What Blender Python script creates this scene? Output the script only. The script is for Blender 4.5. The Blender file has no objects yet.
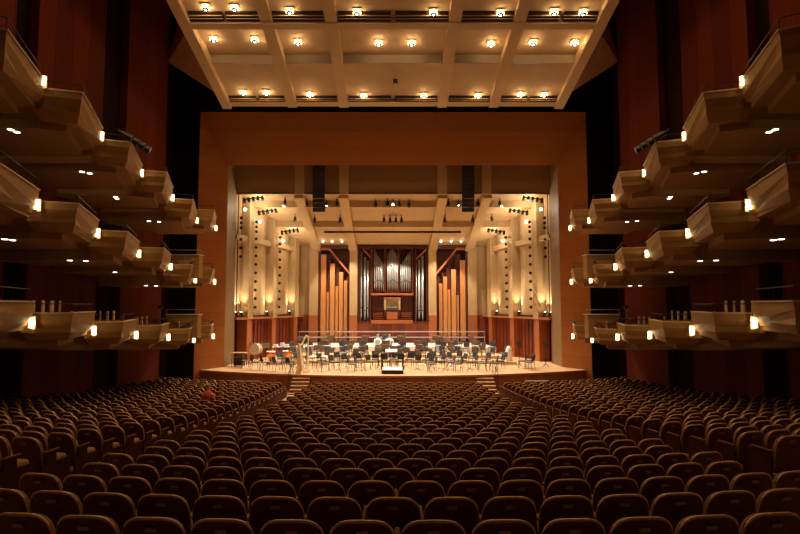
import bpy, math, random
from mathutils import Vector, Matrix

# ------------------------------------------------------------------ camera, world, exposure
S = bpy.context.scene
col = S.collection
random.seed(7)
R = math.radians
EYE = 5.0
TILT = R(4.08)
F = 533.0
cd = bpy.data.cameras.new('camera'); cam = bpy.data.objects.new('camera', cd); col.objects.link(cam)
cam.location = (0, 0, EYE); cam.rotation_euler = (R(90) + TILT, 0, 0)
cd.sensor_width = 36.0; cd.lens = F / 800 * 36.0; cd.shift_x = 7 / 800.0; cd.clip_end = 200; cd.clip_start = 0.1
S.camera = cam
w = bpy.data.worlds.new('world'); S.world = w; w.use_nodes = True
w.node_tree.nodes['Background'].inputs[0].default_value = (1.0, .55, .28, 1)
w.node_tree.nodes['Background'].inputs[1].default_value = 0.015
S.view_settings.view_transform = 'Standard'; S.view_settings.look = 'None'
S.view_settings.gamma = 1; S.view_settings.use_curve_mapping = False
S.view_settings.exposure = 0.7
S.cycles.use_denoising = True
S.cycles.sample_clamp_indirect = 4.0
S.cycles.max_bounces = 6
HOUSE = (1.0, .62, .31); STAGE = (1.0, .83, .64)
SCONCE_W, LAMP_W, STAGE_W, UP_W = 22.0, 13.0, 1950.0, 240.0
DOWN_W = 165.0

def light(kind, name, loc, power, color, size=.08, rot=None, spot=None, blend=.6, parent=None):
    l = bpy.data.lights.new(name, kind); l.energy = power; l.color = color
    if kind == 'AREA': l.size = size
    else: l.shadow_soft_size = size
    if kind == 'SPOT': l.spot_size = R(spot); l.spot_blend = blend
    o = bpy.data.objects.new(name, l); col.objects.link(o); o.location = loc
    if rot: o.rotation_euler = rot
    if parent: o.parent = parent
    return o

def aim(o, target):
    d = Vector(target) - o.location
    o.rotation_euler = d.to_track_quat('-Z', 'Y').to_euler()

def P(u, v, y):                      # photo pixel + real distance -> point of the hall
    xc = (u - 393) / F; yc = (267 - v) / F
    dy = math.cos(TILT) - yc * math.sin(TILT); dz = math.sin(TILT) + yc * math.cos(TILT)
    t = y / dy
    return Vector((xc * t, y, EYE + dz * t))

# bright working light of the concert platform: rows of spots in the shell ceiling
for (x, y) in [(-8, 38.6), (-3.2, 38.4), (3.2, 38.4), (8, 38.6), (-7.2, 41.4), (-2.4, 41.4), (2.4, 41.4), (7.2, 41.4), (-4.8, 38.2), (0, 38.2), (4.8, 38.2), (0, 44.2), (-5, 44.2), (5, 44.2)]:
    zc = 12.96 - .31 * (y - 37.5)
    o = light('SPOT', 'platform_spot_light', (x, y, zc - .35), STAGE_W * (1.0 if y < 43 else .5), STAGE, .05, spot=98, blend=.45)
    aim(o, (x * .7, (34.8 if y < 40 else 37.5) if y < 43 else 44.5, 1.0))

# ------------------------------------------------------------------ materials
def mat(name, rgb, rough=.6, var=.12, scale=6.0, metal=0.0, stretch=(1, 1, 1), spec=.4, bump=0.0):
    m = bpy.data.materials.new(name); m.use_nodes = True
    nt = m.node_tree; b = nt.nodes['Principled BSDF']
    tc = nt.nodes.new('ShaderNodeTexCoord'); mp = nt.nodes.new('ShaderNodeMapping'); mp.inputs['Scale'].default_value = stretch
    nz = nt.nodes.new('ShaderNodeTexNoise'); nz.inputs['Scale'].default_value = scale; nz.inputs['Detail'].default_value = 4
    rp = nt.nodes.new('ShaderNodeValToRGB')
    a = [c * (1 - var) for c in rgb] + [1]; c_ = [min(1, c * (1 + var)) for c in rgb] + [1]
    rp.color_ramp.elements[0].position = .3; rp.color_ramp.elements[1].position = .7
    rp.color_ramp.elements[0].color = a; rp.color_ramp.elements[1].color = c_
    nt.links.new(tc.outputs['Object'], mp.inputs[0]); nt.links.new(mp.outputs[0], nz.inputs[0])
    nt.links.new(nz.outputs[0], rp.inputs[0]); nt.links.new(rp.outputs[0], b.inputs['Base Color'])
    b.inputs['Roughness'].default_value = rough; b.inputs['Metallic'].default_value = metal
    b.inputs['Specular IOR Level'].default_value = spec
    if bump:
        bp = nt.nodes.new('ShaderNodeBump'); bp.inputs['Strength'].default_value = bump
        nt.links.new(nz.outputs[0], bp.inputs['Height']); nt.links.new(bp.outputs[0], b.inputs['Normal'])
    return m

def planks(name, rgb, axis='X', width=.6, rough=.45, var=.18, groove=.35):
    """wood laid in boards: grain noise, each board its own tone, thin dark joints"""
    m = mat(name, rgb, rough, var, 3.0, stretch=(8, 8, .5) if axis != 'Z' else (.6, .6, 8))
    nt = m.node_tree; b = nt.nodes['Principled BSDF']
    rp = [n for n in nt.nodes if n.type == 'VALTORGB'][0]
    tc = [n for n in nt.nodes if n.type == 'TEX_COORD'][0]
    sp = nt.nodes.new('ShaderNodeSeparateXYZ'); nt.links.new(tc.outputs['Object'], sp.inputs[0])
    dv = nt.nodes.new('ShaderNodeMath'); dv.operation = 'DIVIDE'; dv.inputs[1].default_value = width
    nt.links.new(sp.outputs[axis], dv.inputs[0])
    fl = nt.nodes.new('ShaderNodeMath'); fl.operation = 'FLOOR'; nt.links.new(dv.outputs[0], fl.inputs[0])
    fr = nt.nodes.new('ShaderNodeMath'); fr.operation = 'FRACT'; nt.links.new(dv.outputs[0], fr.inputs[0])
    wn = nt.nodes.new('ShaderNodeTexWhiteNoise'); wn.noise_dimensions = '1D'; nt.links.new(fl.outputs[0], wn.inputs['W'])
    mr = nt.nodes.new('ShaderNodeMapRange'); mr.inputs['To Min'].default_value = 1 - var; mr.inputs['To Max'].default_value = 1 + var
    nt.links.new(wn.outputs['Value'], mr.inputs[0])
    gt = nt.nodes.new('ShaderNodeMath'); gt.operation = 'GREATER_THAN'; gt.inputs[1].default_value = .035; nt.links.new(fr.outputs[0], gt.inputs[0])
    g2 = nt.nodes.new('ShaderNodeMapRange'); g2.inputs['To Min'].default_value = 1 - groove; nt.links.new(gt.outputs[0], g2.inputs[0])
    ml = nt.nodes.new('ShaderNodeMath'); ml.operation = 'MULTIPLY'; nt.links.new(mr.outputs[0], ml.inputs[0]); nt.links.new(g2.outputs[0], ml.inputs[1])
    vm = nt.nodes.new('ShaderNodeVectorMath'); vm.operation = 'SCALE'
    nt.links.new(rp.outputs[0], vm.inputs[0]); nt.links.new(ml.outputs[0], vm.inputs['Scale'])
    nt.links.new(vm.outputs[0], b.inputs['Base Color'])
    return m

def glow(name, rgb, strength):
    m = mat(name, rgb, .5)
    b = m.node_tree.nodes['Principled BSDF']
    b.inputs['Emission Color'].default_value = (*rgb, 1); b.inputs['Emission Strength'].default_value = strength
    return m

def matte(m, sp=.08):
    m.node_tree.nodes['Principled BSDF'].inputs['Specular IOR Level'].default_value = sp; return m
M = {
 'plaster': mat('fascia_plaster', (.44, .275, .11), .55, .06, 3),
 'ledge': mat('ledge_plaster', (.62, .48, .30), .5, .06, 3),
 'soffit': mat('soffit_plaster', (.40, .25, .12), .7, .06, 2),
 'ceiling': mat('ceiling_plaster', (.60, .44, .26), .7, .05, 1.2),
 'ceilrib': mat('ceiling_rib_plaster', (.66, .49, .29), .7, .04, 1.2),
 'redwood': planks('red_wood_panelling', (.17, .032, .010), 'Y', 1.15, .7),
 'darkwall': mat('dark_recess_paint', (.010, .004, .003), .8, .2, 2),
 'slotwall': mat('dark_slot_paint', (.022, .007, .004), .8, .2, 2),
 'orange': planks('orange_wood_veneer', (.35, .125, .032), 'Z', .9, .5, .07, .18),
 'shell': mat('shell_plaster', (.53, .37, .185), .6, .04, 2),
 'stepface': mat('step_face_plaster', (.36, .29, .20), .6, .05, 2),
 'jamb': mat('jamb_plaster', (.20, .12, .045), .6, .05, 2),
 'shellbrown': mat('header_plaster', (.40, .26, .115), .6, .05, 2),
 'stagewood': planks('stage_floor_boards', (.62, .40, .22), 'X', .14, .38, .08, .15),
 'frontwood': planks('stage_front_veneer', (.26, .095, .034), 'X', .45, .45, .14),
 'wain': planks('red_wainscot_boards', (.22, .045, .016), 'X', .5, .4, .14),
 'wainpost': mat('wainscot_post_wood', (.42, .13, .045), .45, .1, 4, stretch=(8, 8, .6)),
 'floor': mat('aisle_floor_wood', (.30, .15, .06), .55, .12, 4),
 'pipewood': mat('organ_pipe_wood', (.62, .27, .09), .45, .10, 3, stretch=(8, 8, .4)),
 'casewood': mat('organ_case_wood', (.10, .028, .012), .4, .15, 4, stretch=(6, 6, .6)),
 'tin': mat('organ_pipe_tin', (.50, .50, .49), .32, .06, 8, metal=.45),
 'black': mat('black_metal', (.012, .012, .012), .5, .2, 20),
 'blackfab': mat('black_fabric', (.045, .045, .05), .8, .15, 40, bump=.1),
 'greyfab': mat('grey_seat_fabric', (.11, .115, .13), .8, .15, 40, bump=.1),
 'desk': mat('bronze_stand_desk', (.13, .09, .06), .5, .1, 20),
 'risertop': mat('pale_riser_top', (.66, .60, .54), .5, .06, 6),
 'steel': mat('dull_steel', (.36, .36, .38), .35, .05, 20, metal=.7),
 'chairleg': mat('dark_chair_tube', (.06, .05, .045), .35, .1, 20, metal=.6),
 'seatback': mat('seat_back_maroon', (.13, .032, .018), .36, .18, 9, stretch=(1, 6, 6), spec=.35),
 'seattrim': mat('seat_rim_wood', (.74, .46, .23), .3, .15, 10, spec=.6),
 'cushion': mat('tan_upholstery', (.27, .15, .065), .9, .12, 30, bump=.2, spec=.05),
 'arm': mat('seat_arm_wood', (.16, .062, .028), .4, .15, 10),
 'sidepanel': mat('seat_side_panel', (.075, .024, .012), .5, .15, 8),
 'plate': mat('dull_brass_plate', (.40, .26, .15), .5, .1, 20, metal=.0),
 'white': mat('white_cloth', (.80, .78, .74), .7, .04, 10),
 'drumskin': mat('drum_skin', (.78, .74, .66), .5, .05, 10),
 'copper': mat('copper_kettle', (.75, .33, .13), .25, .1, 6, metal=.9),
 'khaki': mat('khaki_wood_shell', (.45, .33, .18), .5, .12, 8),
 'gold': mat('harp_gilt_wood', (.90, .74, .48), .35, .08, 8, metal=.2),
 'skin': mat('skin', (.62, .36, .24), .55, .06, 12),
 'hair': mat('grey_hair', (.28, .24, .20), .8, .2, 40),
 'redhair': mat('auburn_hair', (.35, .12, .05), .7, .2, 40),
 'rust': mat('rust_shirt', (.42, .07, .03), .8, .1, 20),
 'jeans': mat('dark_trousers', (.03, .03, .04), .8, .1, 20),
 'wing': mat('canopy_wing_wood', (.58, .33, .21), .6, .12, 2),
 'boxchair': mat('box_chair_fabric', (.70, .52, .32), .7, .1, 20),
 'glass': mat('rail_glass', (.60, .60, .60), .1, .02, 4),
 'lampglow': glow('sconce_glow', (1, .72, .38), 6.0),
 'ringglow': glow('lamp_ring_glow', (1, .78, .45), 9.0),
 'coreglow': glow('lamp_core_glow', (1, .85, .6), 14.0),
 'downglow': glow('downlight_glow', (1, .86, .66), 5.0),
 'stageglow': glow('stage_lamp_glow', (1, .88, .7), 14.0),
}

for k_ in ('redwood', 'arm', 'sidepanel', 'plaster', 'ledge', 'soffit', 'slotwall', 'darkwall', 'ceiling', 'ceilrib', 'orange', 'shell', 'cushion'): matte(M[k_])

# ------------------------------------------------------------------ helpers
class MB:
    def __init__(s): s.v = []; s.f = []
    def add(s, vs, fs):
        n = len(s.v); s.v += [tuple(a) for a in vs]; s.f += [tuple(i + n for i in f) for f in fs]; return s
    def box(s, x0, x1, y0, y1, z0, z1):
        return s.hexa([(x0, y0, z0), (x1, y0, z0), (x1, y1, z0), (x0, y1, z0)], [(x0, y0, z1), (x1, y0, z1), (x1, y1, z1), (x0, y1, z1)])
    def hexa(s, a, b):
        n = len(a); fs = [tuple(range(n - 1, -1, -1)), tuple(range(n, 2 * n))]
        fs += [(i, (i + 1) % n, n + (i + 1) % n, n + i) for i in range(n)]
        return s.add(list(a) + list(b), fs)
    def prism(s, poly, z0, z1): return s.hexa([(x, y, z0) for x, y in poly], [(x, y, z1) for x, y in poly])
    def rbox(s, x0, x1, y0, y1, z0, z1, r):       # box with a bevelled rim all round
        def ring(i, z): return [(x0 + i, y0 + r, z), (x0 + r, y0 + i, z), (x1 - r, y0 + i, z), (x1 - i, y0 + r, z), (x1 - i, y1 - r, z), (x1 - r, y1 - i, z), (x0 + r, y1 - i, z), (x0 + i, y1 - r, z)]
        rings = [ring(r * .6, z0), ring(0, z0 + r), ring(0, z1 - r), ring(r * .6, z1)]
        vs = sum(rings, []); fs = [tuple(range(7, -1, -1)), tuple(range(24, 32))]
        for k in range(3):
            fs += [(8 * k + i, 8 * k + (i + 1) % 8, 8 * k + 8 + (i + 1) % 8, 8 * k + 8 + i) for i in range(8)]
        return s.add(vs, fs)
    def tube(s, pts, r, n=6, closed=False):
        pts = [Vector(p) for p in pts]; rr = r if isinstance(r, (list, tuple)) else [r] * len(pts)
        base = len(s.v); N = len(pts)
        for i, p in enumerate(pts):
            if closed: t = pts[(i + 1) % N] - pts[i - 1]
            else: t = pts[min(i + 1, N - 1)] - pts[max(i - 1, 0)]
            t.normalize(); up = Vector((0, 0, 1)) if abs(t.z) < .9 else Vector((0, 1, 0))
            a = t.cross(up).normalized(); b = t.cross(a)
            for k in range(n):
                an = 2 * math.pi * k / n; q = p + (a * math.cos(an) + b * math.sin(an)) * rr[i]; s.v.append(tuple(q))
        for i in range(N if closed else N - 1):
            j = (i + 1) % N
            for k in range(n):
                s.f.append((base + i * n + k, base + i * n + (k + 1) % n, base + j * n + (k + 1) % n, base + j * n + k))
        if not closed:
            s.f.append(tuple(base + k for k in range(n - 1, -1, -1))); s.f.append(tuple(base + (N - 1) * n + k for k in range(n)))
        return s
    def lathe(s, prof, n=16, c=(0, 0, 0), cap=True):
        base = len(s.v)
        for r, z in prof:
            for k in range(n):
                an = 2 * math.pi * k / n; s.v.append((c[0] + r * math.cos(an), c[1] + r * math.sin(an), c[2] + z))
        for i in range(len(prof) - 1):
            for k in range(n):
                s.f.append((base + i * n + k, base + i * n + (k + 1) % n, base + (i + 1) * n + (k + 1) % n, base + (i + 1) * n + k))
        if cap:
            s.f.append(tuple(base + k for k in range(n - 1, -1, -1))); s.f.append(tuple(base + (len(prof) - 1) * n + k for k in range(n)))
        return s
    def ball(s, c, r, n=10, m=7):
        rx, ry, rz = r if isinstance(r, tuple) else (r, r, r)
        base = len(s.v)
        for i in range(m + 1):
            ph = math.pi * (i + .0001) / (m + .0002) - math.pi / 2
            for k in range(n):
                an = 2 * math.pi * k / n
                s.v.append((c[0] + rx * math.cos(ph) * math.cos(an), c[1] + ry * math.cos(ph) * math.sin(an), c[2] + rz * math.sin(ph)))
        for i in range(m):
            for k in range(n): s.f.append((base + i * n + k, base + i * n + (k + 1) % n, base + (i + 1) * n + (k + 1) % n, base + (i + 1) * n + k))
        return s
    def xf(s, mtx): s.v = [tuple(mtx @ Vector(p)) for p in s.v]; return s
    def mirror(s): s.v = [(-x, y, z) for x, y, z in s.v]; s.f = [f[::-1] for f in s.f]; return s
    def mesh(s, name, m, smooth=False):
        me = bpy.data.meshes.new(name); me.from_pydata(s.v, [], s.f); me.materials.append(m)
        if smooth: me.polygons.foreach_set('use_smooth', [True] * len(me.polygons))
        me.update(); return me
    def build(s, name, m, parent=None, smooth=False):
        o = bpy.data.objects.new(name, s.mesh(name, M[m] if isinstance(m, str) else m, smooth)); col.objects.link(o)
        if parent: o.parent = parent
        return o

def tag(o, label, cat, group=None, kind=None):
    o['label'] = label; o['category'] = cat
    if group: o['group'] = group
    if kind: o['kind'] = kind
    return o
def empty(name, loc=(0, 0, 0), rz=0):
    o = bpy.data.objects.new(name, None); col.objects.link(o); o.location = loc; o.rotation_euler = (0, 0, rz); o.empty_display_size = .1
    return o
def thing(name, label, cat, loc=(0, 0, 0), rz=0, group=None): return tag(empty(name, loc, rz), label, cat, group)
def struct(name, mb, m, label=None, parent=None):
    o = mb.build(name, m, parent)
    if not parent:
        o['kind'] = 'structure'; o['category'] = 'room'
        o['label'] = label or name.replace('_', ' ')
    return o
KIDS = {}
def kids(o):
    if o.name not in KIDS: KIDS[o.name] = [c for c in bpy.data.objects if c.parent == o]
    return KIDS[o.name]
def dup(o, loc, rz=0, label=None, group=None):
    r = o.copy(); col.objects.link(r); r.location = loc; r.rotation_euler = (0, 0, rz)
    if label: r['label'] = label
    if group: r['group'] = group
    for ch in kids(o):
        c = ch.copy(); col.objects.link(c); c.parent = r
        for g in kids(ch):
            d = g.copy(); col.objects.link(d); d.parent = c
    return r
ORD = ['first', 'second', 'third', 'fourth', 'fifth', 'sixth', 'seventh', 'eighth', 'ninth', 'tenth', 'eleventh', 'twelfth', 'thirteenth', 'fourteenth', 'fifteenth', 'sixteenth', 'seventeenth', 'eighteenth', 'nineteenth', 'twentieth', 'twenty-first', 'twenty-second', 'twenty-third', 'twenty-fourth', 'twenty-fifth', 'twenty-sixth', 'twenty-seventh', 'twenty-eighth', 'twenty-ninth', 'thirtieth', 'thirty-first', 'thirty-second', 'thirty-third', 'thirty-fourth', 'thirty-fifth', 'thirty-sixth']
def arc(x): return x * x / 51.0

# ------------------------------------------------------------------ large structure
def seat_top(y0): t = min(max(y0 - 4.12, -3), 30); return 3.415 - .16 * t + .0024 * t * t
def floor_z(x, y):
    y0 = y - x * x / 60.0
    z = seat_top(min(y0, 29)) - .85
    if abs(x) > 5.1: z += max(0, .25 * (1 - max(0, y0 - 4.12) / 12.0))
    return z
fl = MB(); xs = [-13.9 + i * .695 for i in range(41)]; ys = [1 + i * .8 for i in range(43)]
fl.add([(x, y, floor_z(x, y)) for y in ys for x in xs], [(j * 41 + i, j * 41 + i + 1, (j + 1) * 41 + i + 1, (j + 1) * 41 + i) for j in range(42) for i in range(40)])
struct('floor', fl, 'floor', 'sloping wooden floor under the theatre seats and aisles')

for s, side in ((-1, 'left'), (1, 'right')):
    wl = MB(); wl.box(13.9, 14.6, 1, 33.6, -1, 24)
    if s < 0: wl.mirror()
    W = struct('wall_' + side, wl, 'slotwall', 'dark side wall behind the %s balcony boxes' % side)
    for a, b in ((2, 5.5), (7.5, 11.5), (13.7, 18.5), (19.7, 24.3), (26.5, 31.2)):
        p = MB().box(13.55, 13.9, a, b, -.5, 23.5)
        if s < 0: p.mirror()
        p.build('wood_panel', 'redwood', W)
    f = MB().box(12.25, 14.6, 33.0, 33.6, -1, 24)
    if s < 0: f.mirror()
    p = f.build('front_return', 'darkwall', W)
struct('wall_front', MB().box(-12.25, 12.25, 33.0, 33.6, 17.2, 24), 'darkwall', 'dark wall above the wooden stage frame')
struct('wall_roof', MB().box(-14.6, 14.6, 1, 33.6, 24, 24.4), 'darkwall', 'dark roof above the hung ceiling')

# proscenium: splayed wooden frame
XO, YO, ZO, XI, YI, ZI = 12.2, 33.0, 17.2, 10.95, 34.9, 14.28
pr = MB()
pr.hexa([(-XO, YO, 0), (-XI, YI, 0), (-XI - .6, YI + .2, 0), (-XO - .2, YO + .6, 0)], [(-XO, YO, ZO), (-XI, YI, ZI), (-XI - .6, YI + .2, ZI + .6), (-XO - .2, YO + .6, ZO)])
pr.hexa([(XO, YO, 0), (XI, YI, 0), (XI + .6, YI + .2, 0), (XO + .2, YO + .6, 0)], [(XO, YO, ZO), (XI, YI, ZI), (XI + .6, YI + .2, ZI + .6), (XO + .2, YO + .6, ZO)])
pr.hexa([(-XO, YO, ZO), (XO, YO, ZO), (XO, YO + .6, ZO), (-XO, YO + .6, ZO)][::1], [(-XI, YI, ZI), (XI, YI, ZI), (XI, YI + .6, ZI + .4), (-XI, YI + .6, ZI + .4)])
struct('trim_1', pr, 'orange', 'wide splayed orange wood frame around the stage opening')
pr = MB()
for s in (-1, 1): pr.box(min(s * XI, s * (XI + .6)), max(s * XI, s * (XI + .6)), YI, 36.9, 0, 15.6)
pr.box(-XI - .5, XI + .5, YI + .8, 37.2, 15.6, 15.9)
struct('trim_2', pr, 'jamb', 'narrow cream jambs and head inside the wooden stage frame')

# stage platform with curved front
def lip(x): return 30.5 + arc(x)
n = 48; X = [-11.9 + 23.8 * i / n for i in range(n + 1)]
st = MB(); st.prism([(x, lip(x)) for x in X] + [(11.9, 47), (-11.9, 47)], .93, 1.0)
SF = struct('floor_stage', st, 'stagewood', 'pale wooden concert platform floor with curved front edge')
fr = MB(); fr.prism([(x, lip(x) + .05) for x in X] + [(x, lip(x) + .3) for x in X[::-1]], -.2, .93)
fr.build('stage_front', 'frontwood', SF)
ed = MB(); ed.prism([(x, lip(x) - .02) for x in X] + [(x, lip(x) + .04) for x in X[::-1]], .9, 1.004)
ed.build('nosing', 'wainpost', SF)
# choir / orchestra risers
def riser(name, y0, z0, z1, hw, label, front):
    xs_ = [-hw + 2 * hw * i / 24 for i in range(25)]
    mb = MB().prism([(x, y0 - (x / hw) ** 2 * 1.3) for x in xs_] + [(7.5, 45.9), (-7.5, 45.9)], z0, z1)
    t = mb.build(name, 'risertop' if z1 > 1.7 else 'stagewood'); tag(t, label, 'riser')
    fb = MB().prism([(x, y0 - (x / hw) ** 2 * 1.3 - .03) for x in xs_] + [(x, y0 - (x / hw) ** 2 * 1.3 - .002) for x in xs_[::-1]], z0 + .02, z1 - .01)
    fb.build('riser_face', front, t)
riser('orchestra_riser', 37.4, 1.0, 1.2, 8.3, 'lowest pale orchestra riser behind the front chairs', 'shell')
riser('orchestra_riser', 39.2, 1.2, 1.4, 8.0, 'second pale orchestra riser under the rear chairs', 'shell')
riser('orchestra_riser', 41.9, 1.4, 1.78, 7.8, 'highest rear riser with a pale front below the long railing', 'risertop')

# ------------------------------------------------------------------ shell: side walls, back wall, ceiling
def wp(y, off, z, s): return (s * (10.9 - (y - 37.5) * .3146 - off * .954), y - off * .30, z)
def zsh(y): return 12.96 - .31 * (y - 37.5)
def wslab(mb, y0, y1, o0, o1, z0, z1, s, ztop=None):
    za, zb = (z1, z1) if ztop is None else (zsh(y0) + ztop, zsh(y1) + ztop)
    a = [wp(y0, o0, z0, s), wp(y1, o0, z0, s), wp(y1, o1, z0, s), wp(y0, o1, z0, s)]
    b = [wp(y0, o0, za, s), wp(y1, o0, zb, s), wp(y1, o1, zb, s), wp(y0, o1, za, s)]
    return mb.hexa(a, b)
for s, side in ((-1, 'left'), (1, 'right')):
    mb = MB(); wslab(mb, 36.9, 46.8, -1.0, -.75, 4.0, 0, s, .4)
    W = struct('wall_shell_' + side, mb, 'shell', 'cream %s side wall of the stage shell above red wood' % side)
    for (a, b) in ((36.95, 38.2), (38.8, 41.5), (42.1, 44.9)):
        # convex folded reflector panel
        pn = MB(); ym = a + (b - a) * .55
        prof = [(a, -.6), (a + .35, -.25), (ym, .05), (b - .3, -.2), (b, -.6)]
        for z0, z1, k in ((4.1, 9.55, 1.0), (10.0, 99, .7)):
            lo = [wp(y, o * k if o > -.5 else o, z0, s) for y, o in prof]
            hi = [wp(y, (o * k * .6 if o > -.5 else o), (z1 if z1 < 50 else zsh(y) + .1), s) for y, o in prof]
            for i in range(4): pn.add([lo[i], lo[i + 1], hi[i + 1], hi[i]], [(0, 1, 2, 3)])
        pn.build('reflector_panel', 'shell', W)
        wslab(MB(), a, b, -.6, .22, 9.6, 9.95, s).build('transom', 'shell', W)
    for y in (38.5, 41.8, 45.2):
        wslab(MB(), y - .3, y + .3, -.8, .38, 4.0, 0, s, .1).build('pier', 'shell', W)
    # red wainscot below
    mb = MB(); wslab(mb, 36.9, 46.6, -.9, -.55, 1.0, 4.0, s)
    L = struct('wall_wainscot_' + side, mb, 'darkwall', 'dark recess behind the red wood panels on the %s of the stage' % side)
    for (a, b) in ((36.95, 37.35), (38.75, 41.55), (42.75, 45.9)):
        wslab(MB(), a, b, -.55, -.1, 1.0, 3.95, s).build('wood_panel', 'wain', L)
        for q in range(1, 6):
            yy = a + (b - a) * q / 6
            wslab(MB(), yy - .03, yy + .03, -.1, -.04, 1.0, 3.9, s).build('batten', 'wain', L)
    for y in (38.5, 41.8, 45.2):
        wslab(MB(), y - .28, y + .28, -.6, .3, 1.0, 3.98, s).build('post', 'wainpost', L)
    wslab(MB(), 36.95, 46.5, -.6, .35, 3.98, 4.12, s).build('ledge', 'wainpost', L)

# back wall
mb = MB()
mb.box(-8.6, 8.6, 47.3, 47.6, 1.0, 10.6)
for s in (-1, 1):
    a, b = (7.2, 8.7); mb.box(min(s * a, s * b), max(s * a, s * b), 46.5, 47.3, 4.1, 10.4)
    for a, b in ((6.5, 7.25), (3.08, 3.75)): mb.box(min(s * a, s * b), max(s * a, s * b), 46.1, 47.3, 4.1, 10.5)
BW = struct('wall_back', mb, 'shell', 'cream back wall of the stage with tall piers beside the organ')
mb = MB()
for s in (-1, 1):
    for a, b, y in ((6.5, 7.25, 46.05), (3.08, 3.75, 46.05), (7.25, 8.7, 46.4)):
        MB().box(min(s * a, s * b), max(s * a, s * b), y, 47.3, 1.0, 4.1).build('wood_base', 'wainpost' if b < 8 else 'wain', BW)
MB().box(-3.08, 3.08, 46.25, 47.3, 1.0, 3.55).build('wood_base', 'wain', BW)
for q in (-1.2, 0, 1.2): MB().box(q - .02, q + .02, 46.22, 46.25, 1.0, 3.5).build('batten', 'wainpost', BW)
# shell ceiling with ribs and beams
mb = MB(); ya, yb = 37.16, 47.4
mb.hexa([(-11.6, ya, zsh(ya)), (11.6, ya, zsh(ya)), (8.9, yb, zsh(yb)), (-8.9, yb, zsh(yb))], [(-11.6, ya, zsh(ya) + .25), (11.6, ya, zsh(ya) + .25), (8.9, yb, zsh(yb) + .25), (-8.9, yb, zsh(yb) + .25)])
CE = struct('ceiling_stage', mb, 'shell', 'cream sloping stage ceiling with ribs and cross beams')
for x in (-6.65, -3.5, 3.5, 6.65):
    r_ = MB().hexa([(x - .33, 37.16, zsh(37.16) - .55), (x + .33, 37.16, zsh(37.16) - .55), (x + .33, 46.4, zsh(46.4) - .55), (x - .33, 46.4, zsh(46.4) - .55)],
                   [(x - .33, 37.16, zsh(37.16) + .1), (x + .33, 37.16, zsh(37.16) + .1), (x + .33, 46.4, zsh(46.4) + .1), (x - .33, 46.4, zsh(46.4) + .1)])
    r_.build('rib', 'shell', CE)
for y in (38.8, 42.0):
    hw = 10.9 - (y - 37.5) * .3146
    MB().box(-hw, hw, y - .22, y + .22, zsh(y) - .42, zsh(y) + .2).build('cross_beam', 'shell', CE)
# header above the shell ceiling
mb = MB().box(-11.5, 11.5, 36.95, 37.15, 12.75, 15.6)
HD = struct('wall_header', mb, 'shellbrown', 'brown header panels between the stage frame and the stage ceiling')
for x in (-6.55, -3.45, 3.45, 6.55): MB().box(x - .33, x + .33, 36.8, 36.95, 12.75, 15.6).build('rib', 'ceilrib', HD)
MB().box(-11.4, 11.4, 36.85, 36.95, 12.75, 12.87).build('rail', 'jamb', HD)

# ------------------------------------------------------------------ hung ceiling
SL = .237
def zc(y): return 16.57 + (30 - y) * SL
def ycl(v, off=0.0):
    yc = (267 - v) / F; dy = math.cos(TILT) - yc * math.sin(TILT); dz = math.sin(TILT) + yc * math.cos(TILT)
    return dy * (11.57 + off + 30 * SL) / (dz + SL * dy)
HW = 9.75
y3 = 30.0; ys_ = ycl(63); yb2 = ycl(24); yv1 = ycl(18)
STEP = .42
def cslab(mb, x0, x1, ya, za, yb, zb, th):
    return mb.hexa([(x0, ya, za), (x1, ya, za), (x1, yb, zb), (x0, yb, zb)], [(x0, ya, za + th), (x1, ya, za + th), (x1, yb, zb + th), (x0, yb, zb + th)])
mb = MB()
cslab(mb, -HW, HW, ys_, zc(ys_), y3, zc(y3), .12)
cslab(mb, -HW, HW, yb2 - .05, zc(yb2), ys_ + .1, zc(ys_) + STEP, .12)
cslab(mb, -HW, HW, 10.0, zc(10.0), yb2, zc(yb2), .12)
HC = struct('ceiling', mb, 'ceiling', 'large hung cream ceiling panel with ribs over the seats')
MB().box(-HW, HW, ys_ - .02, ys_ + .1, zc(ys_) - .02, zc(ys_) + STEP + .1).build('step_face', 'stepface', HC)
def rib(x, wdt, drop=.35):
    mb = MB()
    for a, b in ((10.0, y3),):
        mb.hexa([(x - wdt, a, zc(a) - drop), (x + wdt, a, zc(a) - drop), (x + wdt, b, zc(b) - drop), (x - wdt, b, zc(b) - drop)],
                [(x - wdt, a, zc(a) + .9), (x + wdt, a, zc(a) + .9), (x + wdt, b, zc(b) + .1), (x - wdt, b, zc(b) + .1)])
    mb.build('rib', 'ceilrib', HC)
for x in (-5.78, -2.82, 2.82, 5.78): rib(x, .27, .22)
for s in (-1, 1): rib(s * (HW - .2), .25, .3)
def beam(ya, yb, drop):
    MB().hexa([(-HW, ya, zc(ya) - drop), (HW, ya, zc(ya) - drop), (HW, yb, zc(yb) - drop), (-HW, yb, zc(yb) - drop)],
              [(-HW, ya, zc(ya) + .1), (HW, ya, zc(ya) + .1), (HW, yb, zc(yb) + .1), (-HW, yb, zc(yb) + .1)]).build('cross_beam', 'ceilrib', HC)
beam(yb2, yv1, .26) if yb2 < yv1 else beam(yv1, yb2, .26)
beam(29.55, 30.0, .15)
cells = [(-9.3, -6.05), (-5.51, -3.09), (-2.55, 2.55), (3.09, 5.51), (6.05, 9.3)]
cells = [(-9.25, -7.72), (-7.55, -6.1), (-5.45, -3.15), (-2.5, -.1), (.1, 2.5), (3.15, 5.45), (6.1, 7.55), (7.72, 9.25)]
ybeam = max(yb2, yv1)
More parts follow.
